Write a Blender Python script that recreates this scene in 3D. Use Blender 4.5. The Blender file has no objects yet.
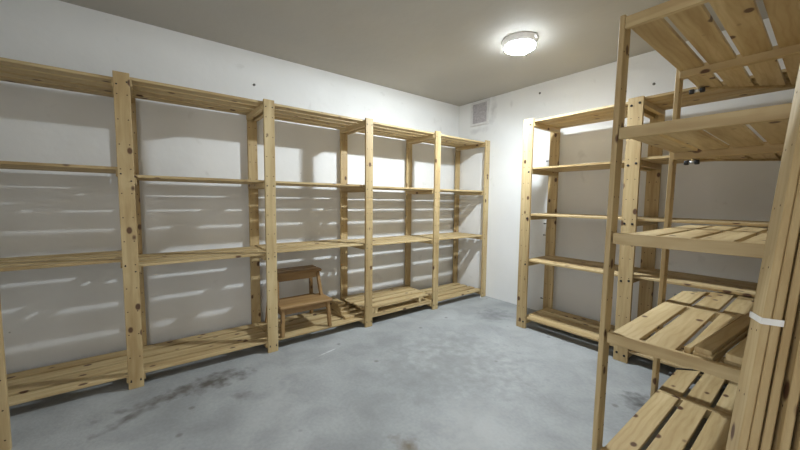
import bpy, bmesh, math, random
from mathutils import Vector, Matrix

# ------------------------------------------------------------------ camera, world, exposure
SC = bpy.context.scene
COL = SC.collection
random.seed(7)

YAW, PITCH, ROLL, FPX = 0.91084, -0.074054, 0.010616, 334.0
fw = Vector((-math.sin(YAW) * math.cos(PITCH), math.cos(YAW) * math.cos(PITCH), math.sin(PITCH)))
rt = Vector((math.cos(YAW), math.sin(YAW), 0))
up = rt.cross(fw)
rt2 = rt * math.cos(ROLL) + up * math.sin(ROLL)
up2 = -rt * math.sin(ROLL) + up * math.cos(ROLL)
cam_data = bpy.data.cameras.new('camera')
cam = bpy.data.objects.new('camera', cam_data)
COL.objects.link(cam)
cam_data.sensor_width = 36.0
cam_data.lens = FPX / 800.0 * 36.0
cam_data.clip_start = 0.02
M = Matrix((rt2, up2, -fw)).transposed().to_4x4()
M.translation = Vector((2.2921, 0.0606, 1.0538))
cam.matrix_world = M
SC.camera = cam

world = bpy.data.worlds.new('world')
SC.world = world
world.use_nodes = True
world.node_tree.nodes['Background'].inputs[0].default_value = (1.0, 0.985, 0.95, 1)   # the lit corridor outside the open doorway behind the camera
world.node_tree.nodes['Background'].inputs[1].default_value = 1.75

SC.view_settings.view_transform = 'Standard'
SC.view_settings.look = 'None'
SC.view_settings.gamma = 1.0
SC.view_settings.use_curve_mapping = False
SC.view_settings.exposure = 0.0
LAMP_STRENGTH = 3350.0
LAMP_COLOR = (0.91, 1.0, 1.06, 1)

# ------------------------------------------------------------------ materials
def new_mat(name):
    m = bpy.data.materials.new(name)
    m.use_nodes = True
    nt = m.node_tree
    b = nt.nodes['Principled BSDF']
    return m, nt, b

def node(nt, kind, **kw):
    n = nt.nodes.new(kind)
    for k, v in kw.items():
        setattr(n, k, v)
    return n

def ramp(nt, src, stops):
    r = node(nt, 'ShaderNodeValToRGB')
    e = r.color_ramp.elements
    e[0].position, e[0].color = stops[0][0], (*stops[0][1], 1)
    e[1].position, e[1].color = stops[1][0], (*stops[1][1], 1)
    for p, c in stops[2:]:
        x = e.new(p)
        x.color = (*c, 1)
    nt.links.new(src, r.inputs[0])
    return r.outputs[0]

def mixc(nt, fac, a, b, mode='MIX'):
    m = node(nt, 'ShaderNodeMix', data_type='RGBA', blend_type=mode)
    for sock, val in ((0, fac), (6, a), (7, b)):
        if hasattr(val, 'is_linked') or isinstance(val, bpy.types.NodeSocket):
            nt.links.new(val, m.inputs[sock])
        elif sock == 0:
            m.inputs[0].default_value = val
        else:
            m.inputs[sock].default_value = (*val, 1)
    return m.outputs[2]

def wood(name, axis, light, dark, knot=(0.10, 0.045, 0.018), rough=0.55):
    m, nt, b = new_mat(name)
    tc = node(nt, 'ShaderNodeTexCoord')
    oi = node(nt, 'ShaderNodeObjectInfo')
    off = node(nt, 'ShaderNodeVectorMath', operation='SCALE')
    off.inputs[0].default_value = (37.0, 19.0, 53.0)
    nt.links.new(oi.outputs['Random'], off.inputs['Scale'])
    add = node(nt, 'ShaderNodeVectorMath', operation='ADD')
    nt.links.new(tc.outputs['Object'], add.inputs[0])
    nt.links.new(off.outputs[0], add.inputs[1])
    def scaled(along, across):
        mp = node(nt, 'ShaderNodeMapping')
        s = [across] * 3
        s[axis] = along
        mp.inputs['Scale'].default_value = s
        nt.links.new(add.outputs[0], mp.inputs['Vector'])
        return mp.outputs[0]
    # fine growth rings, stretched along the board
    n1 = node(nt, 'ShaderNodeTexNoise')
    n1.inputs['Scale'].default_value = 1.0
    n1.inputs['Detail'].default_value = 4
    n1.inputs['Distortion'].default_value = 0.8
    nt.links.new(scaled(2.2, 26.0), n1.inputs['Vector'])
    # board to board tone
    n2 = node(nt, 'ShaderNodeTexNoise')
    n2.inputs['Scale'].default_value = 1.0
    n2.inputs['Detail'].default_value = 2
    nt.links.new(scaled(0.7, 9.0), n2.inputs['Vector'])
    # sparse knots
    vo = node(nt, 'ShaderNodeTexVoronoi')
    vo.inputs['Scale'].default_value = 1.0
    nt.links.new(scaled(8.0, 12.5), vo.inputs['Vector'])
    wv = node(nt, 'ShaderNodeTexWave', wave_type='BANDS')
    wv.bands_direction = ('Y', 'X', 'X')[axis]
    wv.inputs['Scale'].default_value = 14.0
    wv.inputs['Distortion'].default_value = 7.0
    wv.inputs['Detail'].default_value = 2.0
    nt.links.new(scaled(0.35, 1.0), wv.inputs['Vector'])
    base = ramp(nt, n1.outputs[0], [(0.30, dark), (0.62, light)])
    tone = ramp(nt, n2.outputs[0], [(0.35, (0.80, 0.74, 0.66)), (0.65, (1.04, 1.03, 1.02))])
    c = mixc(nt, 1.0, base, tone, 'MULTIPLY')
    ring = ramp(nt, wv.outputs[0], [(0.0, (0.86, 0.80, 0.72)), (0.45, (1, 1, 1))])
    c = mixc(nt, 0.55, c, ring, 'MULTIPLY')
    kf = ramp(nt, vo.outputs['Distance'], [(0.12, (1, 1, 1)), (0.18, (0, 0, 0))])
    c = mixc(nt, kf, c, knot)
    nt.links.new(c, b.inputs['Base Color'])
    b.inputs['Roughness'].default_value = rough
    bp = node(nt, 'ShaderNodeBump')
    bp.inputs['Strength'].default_value = 0.08
    nt.links.new(n1.outputs[0], bp.inputs['Height'])
    nt.links.new(bp.outputs[0], b.inputs['Normal'])
    return m

PINE_L, PINE_D = (0.58, 0.46, 0.255), (0.45, 0.33, 0.16)
PX = wood('pine_along_x', 0, PINE_L, PINE_D)
PY = wood('pine_along_y', 1, PINE_L, PINE_D)
PZ = wood('pine_along_z', 2, PINE_L, PINE_D)
STX = wood('stool_birch_x', 0, (0.36, 0.230, 0.098), (0.265, 0.158, 0.062))
STY = wood('stool_birch_y', 1, (0.36, 0.230, 0.098), (0.265, 0.158, 0.062))
STZ = wood('stool_birch_z', 2, (0.36, 0.230, 0.098), (0.265, 0.158, 0.062))

def plain(name, col, rough=0.5, metal=0.0, var=0.06, scale=40):
    m, nt, b = new_mat(name)
    tc = node(nt, 'ShaderNodeTexCoord')
    n = node(nt, 'ShaderNodeTexNoise')
    n.inputs['Scale'].default_value = scale
    nt.links.new(tc.outputs['Object'], n.inputs['Vector'])
    lo = tuple(max(0, c * (1 - var)) for c in col)
    hi = tuple(min(1, c * (1 + var)) for c in col)
    nt.links.new(ramp(nt, n.outputs[0], [(0.3, lo), (0.7, hi)]), b.inputs['Base Color'])
    b.inputs['Roughness'].default_value = rough
    b.inputs['Metallic'].default_value = metal
    return m

HOLE = plain('drilled_hole', (0.085, 0.052, 0.028), 0.9)
BOLT = plain('black_bolt', (0.02, 0.018, 0.017), 0.4, 0.4)
STEEL = plain('zinc_steel', (0.62, 0.63, 0.65), 0.35, 0.7)
BLACK = plain('black_plastic', (0.015, 0.015, 0.017), 0.45)
TAPE = plain('white_tape', (0.80, 0.79, 0.76), 0.4)
LAMPW = plain('lamp_housing_white', (0.80, 0.79, 0.77), 0.4)
LAMPW.node_tree.nodes['Principled BSDF'].inputs['Emission Color'].default_value = (1.0, 0.98, 0.94, 1)   # opal rim, glowing faintly
LAMPW.node_tree.nodes['Principled BSDF'].inputs['Emission Strength'].default_value = 0.12
PLUG = plain('grey_plug', (0.12, 0.11, 0.10), 0.6)
VENTF = plain('vent_frame_white', (0.74, 0.73, 0.72), 0.6)
VENTG = plain('vent_mesh_grey', (0.50, 0.475, 0.485), 0.7, 0.0, 0.2, 60)

def blob(nt, vec, loc, size, rot, noise_out, soft=0.55):
    mp = node(nt, 'ShaderNodeMapping', vector_type='TEXTURE')
    mp.inputs['Location'].default_value = (*loc, 0)
    mp.inputs['Rotation'].default_value = (0, 0, rot)
    mp.inputs['Scale'].default_value = (*size, 100)
    nt.links.new(vec, mp.inputs['Vector'])
    ln = node(nt, 'ShaderNodeVectorMath', operation='LENGTH')
    nt.links.new(mp.outputs[0], ln.inputs[0])
    ad = node(nt, 'ShaderNodeMath', operation='MULTIPLY_ADD')
    nt.links.new(noise_out, ad.inputs[0])
    ad.inputs[1].default_value = 2.6
    nt.links.new(ln.outputs['Value'], ad.inputs[2])
    mr = node(nt, 'ShaderNodeMapRange')
    mr.inputs['From Min'].default_value = 1.3 + soft + 0.5
    mr.inputs['From Max'].default_value = 1.3 + 0.5 - soft
    nt.links.new(ad.outputs[0], mr.inputs['Value'])
    return mr.outputs[0]

def concrete_floor():
    m, nt, b = new_mat('concrete_floor')
    tc = node(nt, 'ShaderNodeTexCoord')
    vec = tc.outputs['Object']
    def noise(s, d=4, dist=0.0):
        n = node(nt, 'ShaderNodeTexNoise')
        n.inputs['Scale'].default_value = s
        n.inputs['Detail'].default_value = d
        n.inputs['Distortion'].default_value = dist
        nt.links.new(vec, n.inputs['Vector'])
        return n.outputs[0]
    big, mid, fine, spl = noise(1.3, 3), noise(5, 5, 0.6), noise(60, 6), noise(17, 3)
    c = ramp(nt, big, [(0.35, (0.29, 0.302, 0.305)), (0.62, (0.385, 0.398, 0.401))])
    c = mixc(nt, 0.8, c, ramp(nt, mid, [(0.33, (0.80, 0.80, 0.80)), (0.6, (1.03, 1.03, 1.03))]), 'MULTIPLY')
    c = mixc(nt, 0.5, c, ramp(nt, fine, [(0.3, (0.82, 0.82, 0.82)), (0.7, (1.06, 1.06, 1.06))]), 'MULTIPLY')
    # worn, stained and paint-splashed places, plus a broad painted dimming of the middle
    for loc, size, rot, col, amt in (
            ((0.17, 0.36), (0.10, 0.21), 0.0, (0.078, 0.069, 0.060), 0.95),
            ((0.20, 0.16), (0.045, 0.28), 0.10, (0.096, 0.084, 0.072), 0.9),
            ((0.30, -0.02), (0.04, 0.14), 0.5, (0.102, 0.093, 0.084), 0.7999999999999999),
            ((0.42, 0.45), (0.05, 0.05), 0.5, (0.132, 0.126, 0.120), 0.7),
            ((1.73, 2.12), (0.08, 0.11), 0.3, (0.078, 0.078, 0.078), 1),
            ((1.25, 0.93), (0.085, 0.07), 0.2, (0.144, 0.114, 0.072), 0.9),
            ((0.42, 2.62), (0.16, 0.20), 0.2, (0.132, 0.138, 0.144), 0.7),
            ((0.85, 1.65), (0.5, 0.5), 0.2, (0.20, 0.205, 0.203), 0.65),  # broad darkening painted in to tone down the bright mid-floor
            ((1.35, 1.25), (0.20, 0.25), 0.5, (0.40, 0.405, 0.40), 0.7),
            ((0.22, 1.05), (0.008, 0.10), 0.25, (0.75, 0.76, 0.76), 0.9),
            ((0.55, 0.60), (0.09, 0.30), 0.8, (0.42, 0.43, 0.43), 0.5)):
        f = blob(nt, vec, loc, size, rot, spl)
        mu = node(nt, 'ShaderNodeMath', operation='MULTIPLY')
        nt.links.new(f, mu.inputs[0])
        mu.inputs[1].default_value = amt
        c = mixc(nt, mu.outputs[0], c, col)
    vo = node(nt, 'ShaderNodeTexVoronoi')
    vo.inputs['Scale'].default_value = 5.0
    nt.links.new(vec, vo.inputs['Vector'])
    c = mixc(nt, ramp(nt, vo.outputs['Distance'], [(0.045, (0.75, 0.75, 0.75)), (0.095, (0, 0, 0))]), c, (0.16, 0.155, 0.15))
    nt.links.new(c, b.inputs['Base Color'])
    b.inputs['Roughness'].default_value = 0.62
    bp = node(nt, 'ShaderNodeBump')
    bp.inputs['Strength'].default_value = 0.15
    bp.inputs['Distance'].default_value = 0.01
    nt.links.new(fine, bp.inputs['Height'])
    nt.links.new(bp.outputs[0], b.inputs['Normal'])
    return m

def painted(name, col, dirt, stains=(), plane=(0, 1)):
    m, nt, b = new_mat(name)
    tc = node(nt, 'ShaderNodeTexCoord')
    vec = tc.outputs['Object']
    def noise(s, d=4, dist=0.0):
        n = node(nt, 'ShaderNodeTexNoise')
        n.inputs['Scale'].default_value = s
        n.inputs['Detail'].default_value = d
        n.inputs['Distortion'].default_value = dist
        nt.links.new(vec, n.inputs['Vector'])
        return n.outputs[0]
    c = ramp(nt, noise(1.6, 5), [(0.35, tuple(x * 0.93 for x in col)), (0.65, col)])
    c = mixc(nt, ramp(nt, noise(7, 6, 0.5), [(0.66, (0, 0, 0)), (0.80, (0.5, 0.5, 0.5))]), c, dirt)
    vo = node(nt, 'ShaderNodeTexVoronoi')
    vo.inputs['Scale'].default_value = 3.0
    nt.links.new(vec, vo.inputs['Vector'])
    c = mixc(nt, ramp(nt, vo.outputs['Distance'], [(0.008, (0.6, 0.6, 0.6)), (0.018, (0, 0, 0))]), c, (0.25, 0.23, 0.21))
    if stains:
        sp = node(nt, 'ShaderNodeSeparateXYZ')
        nt.links.new(vec, sp.inputs[0])
        cb = node(nt, 'ShaderNodeCombineXYZ')
        nt.links.new(sp.outputs[plane[0]], cb.inputs[0])
        nt.links.new(sp.outputs[plane[1]], cb.inputs[1])
        sn = noise(11, 4)
        for loc, size, rot, sc, amt in stains:
            f = blob(nt, cb.outputs[0], loc, size, rot, sn)
            mu = node(nt, 'ShaderNodeMath', operation='MULTIPLY')
            nt.links.new(f, mu.inputs[0])
            mu.inputs[1].default_value = amt
            c = mixc(nt, mu.outputs[0], c, sc)
    nt.links.new(c, b.inputs['Base Color'])
    b.inputs['Roughness'].default_value = 0.75
    bp = node(nt, 'ShaderNodeBump')
    bp.inputs['Strength'].default_value = 0.25
    bp.inputs['Distance'].default_value = 0.012
    nt.links.new(noise(9, 6), bp.inputs['Height'])
    nt.links.new(bp.outputs[0], b.inputs['Normal'])
    return m

WHITE = (0.83, 0.83, 0.82)
WALL_L = painted('white_wall_paint', WHITE, (0.5, 0.49, 0.47))
WALL_B = painted('white_wall_paint_smudged', WHITE, (0.5, 0.49, 0.47),
                 (((0.02, 2.02), (0.05, 0.13), 0.0, (0.42, 0.41, 0.42), 0.6),
                  ((-0.17, 1.84), (0.12, 0.035), 0.0, (0.45, 0.44, 0.45), 0.5),
                  ((0.24, 2.03), (0.02, 0.05), 0.0, (0.5, 0.49, 0.48), 0.4)), (0, 2))
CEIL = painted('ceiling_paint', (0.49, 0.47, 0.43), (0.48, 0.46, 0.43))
FLOOR = concrete_floor()

m, nt, b = new_mat('lamp_diffuser_lit')
b.inputs['Base Color'].default_value = (0.9, 0.9, 0.9, 1)
b.inputs['Emission Color'].default_value = LAMP_COLOR
b.inputs['Emission Strength'].default_value = LAMP_STRENGTH * 0.034
LIT = m
m, nt, b = new_mat('lamp_led_lit')
b.inputs['Base Color'].default_value = (0.9, 0.9, 0.9, 1)
b.inputs['Emission Color'].default_value = LAMP_COLOR
b.inputs['Emission Strength'].default_value = LAMP_STRENGTH * 1.08
AIMED_LED = m
m, nt, b = new_mat('lamp_diffuser_edge_lit')
b.inputs['Base Color'].default_value = (0.9, 0.9, 0.9, 1)
b.inputs['Emission Color'].default_value = LAMP_COLOR
b.inputs['Emission Strength'].default_value = LAMP_STRENGTH * 0.017
EDGE = m

# ------------------------------------------------------------------ mesh helpers
def box(bm, x0, x1, y0, y1, z0, z1, bev=0.0015, mi=0, mat=None):
    r = bmesh.ops.create_cube(bm, size=1.0)
    vs = r['verts']
    for v in vs:
        v.co = Vector(((x0 + x1) / 2 + v.co.x * (x1 - x0), (y0 + y1) / 2 + v.co.y * (y1 - y0), (z0 + z1) / 2 + v.co.z * (z1 - z0)))
        if mat is not None:
            v.co = mat @ v.co
    fs = list({f for v in vs for f in v.link_faces})
    for f in fs:
        f.material_index = mi
    if bev:
        es = list({e for v in vs for e in v.link_edges})
        bmesh.ops.bevel(bm, geom=es, offset=bev, segments=1, affect='EDGES')
    return vs

def prism(bm, pts, z0, z1, bev=0.0012):
    lo = [bm.verts.new((x, y, z0)) for x, y in pts]
    hi = [bm.verts.new((x, y, z1)) for x, y in pts]
    n = len(pts)
    bm.faces.new(lo[::-1])
    bm.faces.new(hi)
    fs = [bm.faces.new((lo[i], lo[(i + 1) % n], hi[(i + 1) % n], hi[i])) for i in range(n)]
    bmesh.ops.recalc_face_normals(bm, faces=list(bm.faces))
    if bev:
        es = list({e for v in lo + hi for e in v.link_edges})
        bmesh.ops.bevel(bm, geom=es, offset=bev, segments=1, affect='EDGES')

def lathe(bm, prof, n=40, axis='Z', mat=None):
    rings = []
    for r, h in prof:
        ring = []
        for i in range(n):
            a = 2 * math.pi * i / n
            p = Vector((r * math.cos(a), r * math.sin(a), h))
            if axis == 'X':
                p = Vector((p.z, p.x, p.y))
            if axis == 'Y':
                p = Vector((p.x, p.z, p.y))
            if mat is not None:
                p = mat @ p
            ring.append(bm.verts.new(p))
        rings.append(ring)
    for a, c in zip(rings, rings[1:]):
        for i in range(n):
            bm.faces.new((a[i], a[(i + 1) % n], c[(i + 1) % n], c[i]))
    bm.faces.new(rings[0])
    bm.faces.new(rings[-1])
    bmesh.ops.recalc_face_normals(bm, faces=list(bm.faces))

def disc(bm, c, r, nrm, mi=1, n=8):
    q = Vector(nrm).to_track_quat('Z', 'Y')
    vs = [bm.verts.new(Vector(c) + q @ Vector((r * math.cos(2 * math.pi * i / n), r * math.sin(2 * math.pi * i / n), 0))) for i in range(n)]
    f = bm.faces.new(vs)
    f.material_index = mi

def obj(name, bm, mats, parent=None, loc=None, smooth=False):
    me = bpy.data.meshes.new(name)
    bm.to_mesh(me)
    bm.free()
    for mt in (mats if isinstance(mats, (list, tuple)) else [mats]):
        me.materials.append(mt)
    if smooth:
        for p in me.polygons:
            p.use_smooth = True
    o = bpy.data.objects.new(name, me)
    COL.objects.link(o)
    if parent is not None:
        o.parent = parent
    if loc is not None:
        o.location = loc
    return o

def tag(o, label, cat, group=None):
    o['label'] = label
    o['category'] = cat
    if group:
        o['group'] = group
    return o

def thing(name, label, cat, loc=(0, 0, 0), rz=0.0, group=None):
    o = bpy.data.objects.new(name, None)
    COL.objects.link(o)
    o.location = loc
    o.rotation_euler = (0, 0, rz)
    o.empty_display_size = 0.1
    return tag(o, label, cat, group)

def clone(o, parent, loc):
    c = o.copy()
    COL.objects.link(c)
    c.parent = parent
    c.location = loc
    for ch in list(o.children):
        k = ch.copy()
        COL.objects.link(k)
        k.parent = c
    return c

def struct(name, bm, mat):
    o = obj(name, bm, mat)
    o['kind'] = 'structure'
    return o

# ------------------------------------------------------------------ the room
XL, XR, YF, YB, CZ = -0.465, 2.70, -0.85, 3.063, 2.162
XJ, YJ = 2.365, 1.50            # the right wall steps in behind the near shelving unit
def slab(name, mat, *a):
    bm = bmesh.new()
    box(bm, *a, bev=0)
    return struct(name, bm, mat)
slab('floor', FLOOR, XL - 0.2, XR + 0.2, YF - 0.2, YB + 0.2, -0.15, 0)
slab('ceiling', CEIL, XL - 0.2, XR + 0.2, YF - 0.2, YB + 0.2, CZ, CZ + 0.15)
slab('wall_left', WALL_L, XL - 0.15, XL, YF - 0.15, YB + 0.15, 0, CZ)
slab('wall_back', WALL_B, XL, XR + 0.15, YB, YB + 0.15, 0, CZ)
slab('wall_right', WALL_L, XR, XR + 0.15, YF - 0.15, YB, 0, CZ)
slab('wall_right_inner', WALL_L, XJ, XR, YJ, YB, 0, CZ)
DX = 1.05                        # open doorway behind the camera, from here to the right wall
slab('wall_front', WALL_L, XL, DX, YF - 0.15, YF, 0, CZ)
slab('wall_front_lintel', WALL_L, DX, XR, YF - 0.15, YF, 2.06, CZ)

# ------------------------------------------------------------------ shelving parts
PT = 0.020                     # post thickness
H = 1.70
def post_mesh(width, length, out, PT=PT):
    """Upright flat post, base at the origin, wide face towards -Y when out='y', towards +X when out='x'."""
    bm = bmesh.new()
    w = width / 2
    if out == 'x':
        box(bm, -PT, 0, -w, w, 0, length, 0.002)
    else:
        box(bm, -w, w, 0, PT, 0, length, 0.002)
    z = 0.05
    while z < length - 0.02:
        for s in (-1, 1):
            for face in (0, 1):
                if out == 'x':
                    c, n = ((0.0004, s * 0.021, z), (1, 0, 0)) if face == 0 else ((-PT - 0.0004, s * 0.021, z), (-1, 0, 0))
                else:
                    c, n = ((s * 0.021, -0.0004, z), (0, -1, 0)) if face == 0 else ((s * 0.021, PT + 0.0004, z), (0, 1, 0))
                disc(bm, c, 0.0034, n)
        z += 0.128
    return bm

def bolt_mesh(axis, r=0.0055, h=0.004):
    bm = bmesh.new()
    lathe(bm, [(r, 0), (r, h * 0.6), (r * 0.6, h)], 10, axis)
    return bm

NS, SW, SG, ST = 4, 0.0795, 0.0270, 0.015      # slats per shelf: number, width, gap, thickness
DEPTH = NS * SW + (NS - 1) * SG                # about 0.406

def shelf_x(parent, width, loc, loose_bits=True):
    """Slatted shelf, slats along Y, front edge at local x=0 going to -X, top at z=0, y from 0 to width."""
    bm = bmesh.new()
    for i in range(NS):
        x1 = -i * (SW + SG)
        j = random.uniform(-0.002, 0.002)
        box(bm, x1 - SW, x1, 0.0015 + max(0, j), width - 0.0015 + min(0, j), -ST, 0, 0.0015)
    s = obj('shelf', bm, PY, parent, loc)
    for y0 in (0.012, width - 0.012 - 0.030):
        bm = bmesh.new()
        box(bm, -DEPTH + 0.002, -0.002, y0, y0 + 0.030, -ST - 0.034, -ST - 0.0004, 0.0015)
        obj('cleat', bm, PX, s)
    return s

BSW, BSG = 0.0920, 0.0103
def shelf_y(parent, width, loc):
    """Slatted shelf, slats along X, front edge at local y=0 going to +Y."""
    bm = bmesh.new()
    for i in range(NS):
        y0 = i * (BSW + BSG)
        box(bm, 0.0015, width - 0.0015, y0, y0 + BSW, -ST, 0, 0.0015)
    s = obj('shelf', bm, PX, parent, loc)
    for x0 in (0.012, width - 0.012 - 0.030):
        bm = bmesh.new()
        box(bm, x0, x0 + 0.030, 0.002, DEPTH - 0.002, -ST - 0.034, -ST - 0.0004, 0.0015)
        obj('cleat', bm, PY, s)
    return s

# ------------------------------------------------------------------ long unit on the left wall
left = thing('shelving_unit', 'long open pine shelving unit with five bays along the left wall', 'shelving', (0, 0, 0))
PYS = [-0.755, 0.005, 0.747, 1.524, 2.285, 3.022]
proto_post = None
proto_bolt = None
LEV = [[1.672, 1.213, 0.722, 0.079],
       [1.688, 1.176, 0.688, 0.079],
       [1.688, 1.175, 0.698, 0.078],
       [1.686, 1.168, 0.688, 0.078],
       [1.684, 1.166, 0.684, 0.077]]
XB = -PT - 0.0015 - DEPTH - 0.0015            # front face of the rear posts
for i, y0 in enumerate(PYS):
    for x in (0.0, XB):
        y = y0 + (0.020 if i == 1 and x != 0.0 else 0.0)
        if proto_post is None:
            proto_post = obj('post', post_mesh(0.068, H, 'x'), [PZ, HOLE], left, (x, y, 0))
            p = proto_post
        else:
            p = clone(proto_post, left, (x, y, 0)) if x != 0.0 or i else proto_post
for i in range(5):
    for z in LEV[i]:
        shelf_x(left, PYS[i + 1] - PYS[i], (-PT - 0.0015, PYS[i], z))
# screw heads on the front posts, one for each shelf end
for p in [o for o in left.children if o.name.startswith('post') and abs(o.location.x) < 1e-6]:
    i = min(range(6), key=lambda k: abs(PYS[k] - p.location.y))
    for s, bay in ((-1, i - 1), (1, i)):
        if 0 <= bay < 5:
            for z in LEV[bay]:
                if proto_bolt is None:
                    proto_bolt = obj('screw', bolt_mesh('X', 0.0042, 0.003), BOLT, p, (0, s * 0.021, z - 0.036))
                else:
                    c = proto_bolt.copy()
                    COL.objects.link(c)
                    c.parent = p
                    c.location = (0, s * 0.021, z - 0.036)
# bolt ends sticking out of the far end post
end_post = [o for o in left.children if o.name.startswith('post') and abs(o.location.x) < 1e-6 and o.location.y > 3.0][0]
for z in (1.42, 0.80, 0.72, 0.16):
    bm = bmesh.new()
    lathe(bm, [(0.004, 0), (0.004, 0.014), (0.007, 0.014), (0.007, 0.02)], 10, 'Y')
    obj('bolt', bm, STEEL, end_post, (-PT / 2 + 0.004, 0.034 - 0.002, z))

# ------------------------------------------------------------------ unit on the back wall
back = thing('shelving_unit', 'two-bay open pine shelving unit with black bolts on the back wall', 'shelving', (0, 0, 0))
PXS = [0.757, 1.496, 2.262]
BYF = 2.543
BYR = BYF + PT + 0.0015 + DEPTH + 0.0015
BLEV = [[1.702, 1.328, 0.954, 0.575, 0.092], [1.712, 1.338, 0.953, 0.583, 0.082]]
proto_b = proto_bb = None
front_posts = []
for i, x in enumerate(PXS):
    for y in (BYF, BYR):
        if proto_b is None:
            proto_b = obj('post', post_mesh(0.084, 1.715, 'y'), [PZ, HOLE], back, (x, y, 0))
            front_posts.append(proto_b)
        else:
            c = proto_b.copy()
            COL.objects.link(c)
            c.parent = back
            c.location = (x, y, 0)
            if y == BYF:
                front_posts.append(c)
for i in range(2):
    for z in BLEV[i]:
        shelf_y(back, PXS[i + 1] - PXS[i], (PXS[i], BYF + PT + 0.0015, z))
for i, p in enumerate(front_posts):
    for s, bay in ((-1, i - 1), (1, i)):
        if 0 <= bay < 2:
            for z in BLEV[bay]:
                if proto_bb is None:
                    proto_bb = obj('bolt', bolt_mesh('Y', 0.0075, -0.004), BOLT, p, (s * 0.022, 0, z - 0.036))
                else:
                    c = proto_bb.copy()
                    COL.objects.link(c)
                    c.parent = p
                    c.location = (s * 0.022, 0, z - 0.036)
# bolts that come through the side of the left rear post
rear_left = [o for o in back.children if o.name.startswith('post') and abs(o.location.y - BYR) < 1e-4 and o.location.x < 0.9][0]
for z in (1.42, 0.855, 0.75, 0.16):
    bm = bmesh.new()
    lathe(bm, [(0.0035, 0), (0.0035, -0.022), (0.006, -0.022), (0.006, -0.03)], 10, 'X')
    obj('bolt', bm, BOLT, rear_left, (-0.042 + 0.002, PT / 2, z))

# ------------------------------------------------------------------ unit at the right, seen end on
right = thing('shelving_unit', 'near pine shelving unit on the right, seen end on, with a slanted corner end', 'shelving', (0, 0, 0))
RX0 = 1.776                                  # outer face of the front posts
RXF = 1.8095
RXB = RXF + 5 * 0.0868 + 4 * 0.0173 + 0.0015
RSW, RSG = 0.0868, 0.0173
RPY = [1.451, 2.152]
RNS = 5
RDEPTH = RNS * 0.0868 + (RNS - 1) * 0.0173
proto_r = None
for x in (RX0 + 0.018, RXB + 0.018):
    for y in RPY:
        c = None
        if proto_r is None:
            proto_r = obj('post', post_mesh(0.058, 1.71, 'x', 0.018), [PZ, HOLE], right, (x, y, 0))
        else:
            c = proto_r.copy()
            COL.objects.link(c)
            c.parent = right
            c.location = (x, y, 0)
            if x > 2.0:
                c.rotation_euler = (0, 0, 0)
        if x < 2.0:                           # the front posts lean a little
            (c if c is not None else proto_r).rotation_euler = (0, 0.0085, 0)
RLEV = [1.690, 1.310, 0.933, 0.561, 0.103]
Y1, Y2 = 1.420, 2.138
DX0, DY0 = RXF, 2.455                         # the slanted far edge starts here and runs at 45 degrees
for z in RLEV:
    bm = bmesh.new()
    for i in range(RNS):
        x0 = RXF + i * (RSW + RSG)
        box(bm, x0, x0 + RSW, Y1 + 0.0205, Y2 - 0.0365, -ST, 0, 0.0015)
    s = obj('shelf', bm, PY, right, (0, 0, z))
    for y0, y1, ztop in ((Y1, Y1 + 0.020, 0.010), (Y2 - 0.036, Y2, 0.0)):
        bm = bmesh.new()
        box(bm, RXF, RXF + RDEPTH, y0, y1, -0.030 if y0 == Y1 else -0.046, ztop, 0.0015)
        obj('end_board', bm, PX, s)
    bm = bmesh.new()
    for i in range(RNS):
        x0 = RXF + i * (RSW + RSG)
        ya, yb = DY0 + (x0 - DX0), DY0 + (x0 + RSW - DX0)
        if i == 4:
            ya = yb = 2.535                   # stops short of the post of the back unit
        prism(bm, [(x0, Y2 + 0.001), (x0 + RSW, Y2 + 0.001), (x0 + RSW, yb), (x0, ya)], -ST, 0)
    s2 = obj('corner_shelf', bm, PY, right, (0, 0, z))
    bm = bmesh.new()
    L = (2.215 - RXF) * math.sqrt(2)
    mt = Matrix.Translation((DX0, DY0, 0)) @ Matrix.Rotation(math.radians(45), 4, 'Z')
    box(bm, 0.0, L, 0.001, 0.010, -0.026 if z > 0.2 else -0.018, -0.0015 if z > 0.2 else 0.005, 0.001, mat=mt)
    obj('edge_rail', bm, BLACK if z < 0.2 else PX, s2)
    # connector at the free corner: two black ends on a bright sleeve
    bm = bmesh.new()
    lathe(bm, [(0.008, 0), (0.008, 0.026)], 14, 'X')
    k = obj('connector', bm, STEEL, s2, (DX0 - 0.012, DY0 - 0.012, -0.034), True)
    k['label'] = 'bright metal corner connector with black ends'
    for dx in (-0.020, 0.024):
        bm = bmesh.new()
        lathe(bm, [(0.0115, 0), (0.013, 0.004), (0.013, 0.016), (0.0115, 0.020)], 14, 'X')
        obj('connector_end', bm, BLACK, k, (dx, 0, 0), True)

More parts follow.
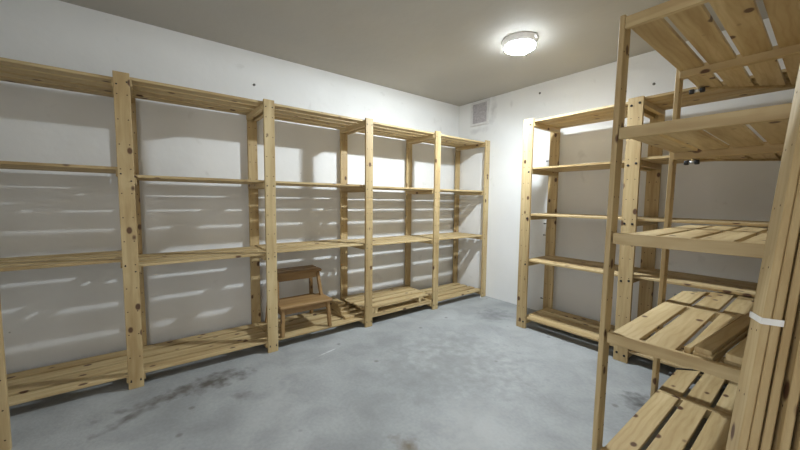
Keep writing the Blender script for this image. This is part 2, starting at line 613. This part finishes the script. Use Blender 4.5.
# ------------------------------------------------------------------ bundle of spare posts at the right edge
BF = Vector((2.1635, 0.860, 0))
BT = Vector((2.2450, 1.300, 1.70))
nW = Vector((-0.957, -0.29, 0)).normalized()    # the wide face looks this way
eW = Vector((0.29, -0.957, 0)).normalized()     # along the wide face
axis_z = (BT - BF).normalized()
SPARE = []
TB = 0.0125
def spare(shift, slide, width, length, label, dz=0.0, tilt=0.0):
    bm = bmesh.new()
    box(bm, 0, width, 0, TB, 0, length, 0.002)
    z = 0.05
    while z < length - 0.02:
        for u in (0.28, 0.72):
            disc(bm, (width * u, -0.0004, z), 0.0024, (0, -1, 0))
        z += 0.128
    o = obj('shelf_post', bm, [PZ, HOLE])
    zz = axis_z
    xx = (eW - zz * eW.dot(zz)).normalized()
    yy = zz.cross(xx)
    R = Matrix((xx, yy, zz)).transposed().to_4x4()
    base = BF + yy * shift + xx * slide
    base.z = dz
    # lift so that the lowest foot corner touches the floor
    low = min((R @ Vector((a, c, 0))).z for a in (0, width) for c in (0, TB))
    base.z = -low + dz
    R.translation = base
    o.matrix_world = R
    tag(o, label, 'post', 'spare posts leaning at the right edge')
    SPARE.append(o)
    return o
g = TB + 0.0008
bm = post_mesh(0.070, 1.70, 'x')
tag(obj('shelf_post', bm, [PZ, HOLE], None, (0.270, -0.438, 0)), 'lone pine post standing at the extreme left edge in front of the long unit', 'post')
spare(0, 0, 0.070, 1.70, 'spare pine post with its wide drilled face forward, front of the taped bundle')
spare(g, 0.0015, 0.070, 1.70, 'spare pine post directly behind the front post, inside the white tape')
spare(2 * g + 0.004, -0.004, 0.070, 1.70, 'spare pine post just right of the taped pair, behind a dark gap')
spare(3 * g + 0.009, 0.010, 0.070, 1.70, 'spare pine post with a knot, second right of the taped pair')
spare(4 * g + 0.015, 0.016, 0.070, 1.70, 'spare pine post at the extreme right edge of the photo')
# tape ring around the first two
def tape():
    o = SPARE[0]
    bm = bmesh.new()
    w, d, t, h = 0.0722, 2 * g + 0.0005, 0.0009, 0.012
    x0, x1, y0, y1 = -0.0006, w, -0.0012, d
    out = [(x0 - t, y0 - t), (x1 + t, y0 - t), (x1 + t, y1 + t), (x0 - t, y1 + t)]
    inn = [(x0, y0), (x1, y0), (x1, y1), (x0, y1)]
    sag = [0.006, -0.004, 0.0, 0.004]
    vs = {}
    for k, ring in (('o', out), ('i', inn)):
        for lv, z in (('l', 0), ('h', h)):
            vs[k + lv] = [bm.verts.new((x, y, 0.836 + z + sag[i])) for i, (x, y) in enumerate(ring)]
    for i in range(4):
        j = (i + 1) % 4
        bm.faces.new((vs['ol'][i], vs['ol'][j], vs['oh'][j], vs['oh'][i]))
        bm.faces.new((vs['il'][j], vs['il'][i], vs['ih'][i], vs['ih'][j]))
        bm.faces.new((vs['oh'][i], vs['oh'][j], vs['ih'][j], vs['ih'][i]))
        bm.faces.new((vs['ol'][j], vs['ol'][i], vs['il'][i], vs['il'][j]))
    bmesh.ops.recalc_face_normals(bm, faces=list(bm.faces))
    t = obj('tape_band', bm, TAPE)
    t.matrix_world = o.matrix_world.copy()
    tag(t, 'white tape band wrapped around the bundle of spare posts', 'tape')
tape()

# ------------------------------------------------------------------ step stool on the bottom shelf
stool = thing('step_stool', 'brown wooden two-step stool standing on the bottom shelf', 'stool', (-0.010, 1.0, 0.0783))
def leg(parent, p0, p1, w=0.030, d=0.024):
    bm = bmesh.new()
    vs = box(bm, -w / 2, w / 2, -d / 2, d / 2, 0, 1, 0)
    for v in list(bm.verts):
        t = v.co.z
        v.co = Vector((v.co.x, v.co.y, 0)) + Vector(p0).lerp(Vector(p1), t)
    bmesh.ops.bevel(bm, geom=list(bm.edges), offset=0.003, segments=2, affect='EDGES')
    return obj('leg', bm, STZ, parent)
def plank(name, x0, x1, y0, y1, z0, z1):
    bm = bmesh.new()
    box(bm, x0, x1, y0, y1, z0, z1, 0)
    bmesh.ops.bevel(bm, geom=list(bm.edges), offset=0.006, segments=3, affect='EDGES')
    return obj(name, bm, STY, stool)
for s in (-1, 1):
    leg(stool, (-0.016, s * 0.182, 0), (-0.030, s * 0.172, 0.196))          # front legs, under the low step
    leg(stool, (-0.375, s * 0.186, 0), (-0.325, s * 0.160, 0.402))          # rear legs
    leg(stool, (-0.130, s * 0.176, 0.150), (-0.190, s * 0.160, 0.402))      # upper front legs
    bm = bmesh.new()
    box(bm, -0.345, -0.045, s * 0.176 - 0.009, s * 0.176 + 0.009, 0.150, 0.190, 0.002)
    obj('side_rail', bm, STX, stool)
    bm = bmesh.new()
    box(bm, -0.325, -0.190, s * 0.160 - 0.009, s * 0.160 + 0.009, 0.365, 0.400, 0.002)
    obj('side_rail', bm, STX, stool)
plank('lower_step', -0.205, 0.004, -0.200, 0.200, 0.197, 0.219)
for a, c in ((-0.352, -0.262), (-0.256, -0.166)):
    plank('top_slat', a, c, -0.190, 0.190, 0.403, 0.425)
for x, z0, z1, hw in ((-0.040, 0.150, 0.195, 0.165), (-0.196, 0.355, 0.400, 0.148), (-0.338, 0.150, 0.185, 0.165)):
    bm = bmesh.new()
    box(bm, x - 0.008, x + 0.008, -hw, hw, z0, z1, 0.002)
    obj('apron', bm, STY, stool)

# ------------------------------------------------------------------ loose shelf panels stacked on the bottom shelf
def panel(loc, rz, flip, label, inset):
    t = thing('spare_shelf', label, 'shelf panel', loc, rz, 'loose shelf panels')
    zs = (0.0, ST) if flip else (0.052, 0.052 + ST)
    zc = (ST + 0.0004, ST + 0.0500) if flip else (0.006, 0.0516)
    ln = 0.735
    bm = bmesh.new()
    for i in range(NS):
        x1 = -i * (SW + SG)
        j = (0.0, 0.012, -0.004, 0.006)[i] * (0 if flip else 1)
        box(bm, x1 - SW, x1, j, ln + j, zs[0], zs[1], 0.0015)
    obj('slats', bm, PY, t)
    for y0 in (inset, ln - inset - 0.028):
        bm = bmesh.new()
        box(bm, -DEPTH + 0.004, -0.004, y0, y0 + 0.028, zc[0], zc[1], 0.0015)
        obj('cleat', bm, PX, t)
panel((-0.0222, 1.572, 0.0785), 0.0, True, 'loose slatted shelf panel lying upside down, lower of the two on the bottom shelf', 0.03)
panel((-0.0222, 1.478, 0.0785 + 2 * ST + 0.0505 - 0.052 - ST), 0.0, False, 'loose slatted shelf panel lying right side up, upper of the two on the bottom shelf', 0.09)

# short offcuts beside the panels
def offcut(x0, x1, y0, y1, z0, z1, rz, label):
    bm = bmesh.new()
    hx, hy = (x1 - x0) / 2, (y1 - y0) / 2
    box(bm, -hx, hx, -hy, hy, 0, z1 - z0, 0.002)
    o = obj('wood_offcut', bm, PX, None, ((x0 + x1) / 2, (y0 + y1) / 2, z0))
    o.rotation_euler = (0, 0, rz)
    tag(o, label, 'offcut', 'wood offcuts by the stool')
offcut(-0.40, -0.075, 1.335, 1.425, 0.0783, 0.1003, 0.03, 'flat wood offcut at the bottom of the small pile right of the stool')
offcut(-0.39, -0.13, 1.345, 1.425, 0.1006, 0.1271, -0.06, 'wood offcut in the middle of the small pile right of the stool')
offcut(-0.41, -0.16, 1.340, 1.420, 0.1275, 0.1520, 0.05, 'wood offcut third up in the small pile right of the stool')
offcut(-0.42, -0.20, 1.345, 1.415, 0.1523, 0.1748, 0.0, 'wood offcut on top of the small pile right of the stool')

# ------------------------------------------------------------------ loose boards on the lower shelf of the near unit
def board(x, y, z, ln, w, h, ang, label, rx=0.0):
    bm = bmesh.new()
    box(bm, 0, w, 0, ln, 0, h, 0.002)
    o = obj('loose_board', bm, PY, None, (x, y, z))
    o.rotation_euler = (0, 0, -ang)
    tag(o, label, 'board', 'loose boards on the near shelf')
ZB = RLEV[3] + 0.0005
board(2.024, 1.462, ZB, 0.620, 0.018, 0.022, 0.085, 'narrow square loose batten, leftmost of the boards on the near shelf')
board(2.048, 1.450, ZB, 0.620, 0.050, 0.018, 0.085, 'flat loose board beside the batten, lowest on the near shelf')
board(2.052, 1.446, ZB + 0.0185, 0.70, 0.042, 0.018, 0.085, 'pale loose board lying on the flat board beside the batten')
board(2.120, 1.462, ZB, 0.60, 0.055, 0.018, 0.085, 'flat loose board closest to the taped posts on the near shelf')
board(2.124, 1.445, ZB + 0.0185, 0.60, 0.045, 0.022, 0.085, 'loose board stacked on the one closest to the taped posts')

# ------------------------------------------------------------------ ceiling lamp
lamp = thing('ceiling_lamp', 'round white flush ceiling lamp, lit', 'lamp', (0.905, 2.165, CZ))
bm = bmesh.new()
lathe(bm, [(0.116, 0), (0.118, -0.006), (0.116, -0.012), (0.105, -0.038), (0.103, -0.0405), (0.096, -0.041)], 56)
obj('housing', bm, LAMPW, lamp, None, True)
bm = bmesh.new()
lathe(bm, [(0.099, -0.0560), (0.095, -0.060), (0.086, -0.060), (0.082, -0.0305)], 40)
band = bmesh.new()
lathe(band, [(0.100, -0.0415), (0.1018, -0.043), (0.1005, -0.0545), (0.099, -0.0558)], 40)
obj('diffuser_edge', band, EDGE, lamp)
diff = obj('diffuser', bm, LIT, lamp, None, False)
bm = bmesh.new()
tilt = Matrix.Rotation(math.radians(27), 4, Vector((-0.77, 0.64, 0)))      # the long AIMED_LED unit is added, tilted and stretched to brighten the long wall
lathe(bm, [(0.038, 0.003), (0.042, 0.0), (0.042, -0.002), (0.036, -0.004)], 28, 'Z', Matrix.Translation((0, 0, -0.0520)) @ tilt @ Matrix.Diagonal((0.76, 1.66, 1.0, 1.0)))
tn = tilt.to_3x3() @ Vector((0, 0, 1))
for f in bm.faces:
    f.material_index = 1 if f.normal.dot(tn) > -0.05 else 0       # lit face below, plain back and sides
obj('led', bm, [AIMED_LED, LAMPW], diff)
bm = bmesh.new()
box(bm, 0.114, 0.127, -0.012, 0.012, -0.022, -0.002, 0.002)
obj('clip', bm, LAMPW, lamp)

# ------------------------------------------------------------------ vent in the back wall
vent = thing('air_vent', 'square grey air vent in a white frame high on the back wall', 'vent', (-0.155, YB, 2.025))
bm = bmesh.new()
for a in ((-0.125, -0.098, -0.135, 0.122), (0.098, 0.125, -0.135, 0.122), (-0.098, 0.098, 0.104, 0.122), (-0.098, 0.098, -0.135, -0.108)):
    box(bm, a[0], a[1], -0.014, 0, a[2], a[3], 0.002)
obj('frame', bm, VENTF, vent)
bm = bmesh.new()
box(bm, -0.098, 0.098, -0.004, -0.0005, -0.108, 0.104, 0)
for i in range(14):
    z = -0.100 + i * 0.0148
    box(bm, -0.097, 0.097, -0.009, -0.004, z, z + 0.006, 0.0008)
obj('grille', bm, VENTG, vent)

# small fixings left in the walls
def plug(x, y, z, axis, sgn, label):
    bm = bmesh.new()
    lathe(bm, [(0.009, 0), (0.009, 0.006 * sgn), (0.006, 0.010 * sgn)], 12, axis)
    tag(obj('wall_plug', bm, PLUG, None, (x, y, z)), label, 'wall plug', 'wall plugs')
plug(XL, 0.778, 1.919, 'X', 1, 'small dark plug in the left wall above the long shelving unit')
plug(0.545, YB, 2.070, 'Y', -1, 'small dark plug in the back wall above the open gap between units')
plug(1.438, YB, 1.922, 'Y', -1, 'small dark plug in the back wall above the two-bay unit')
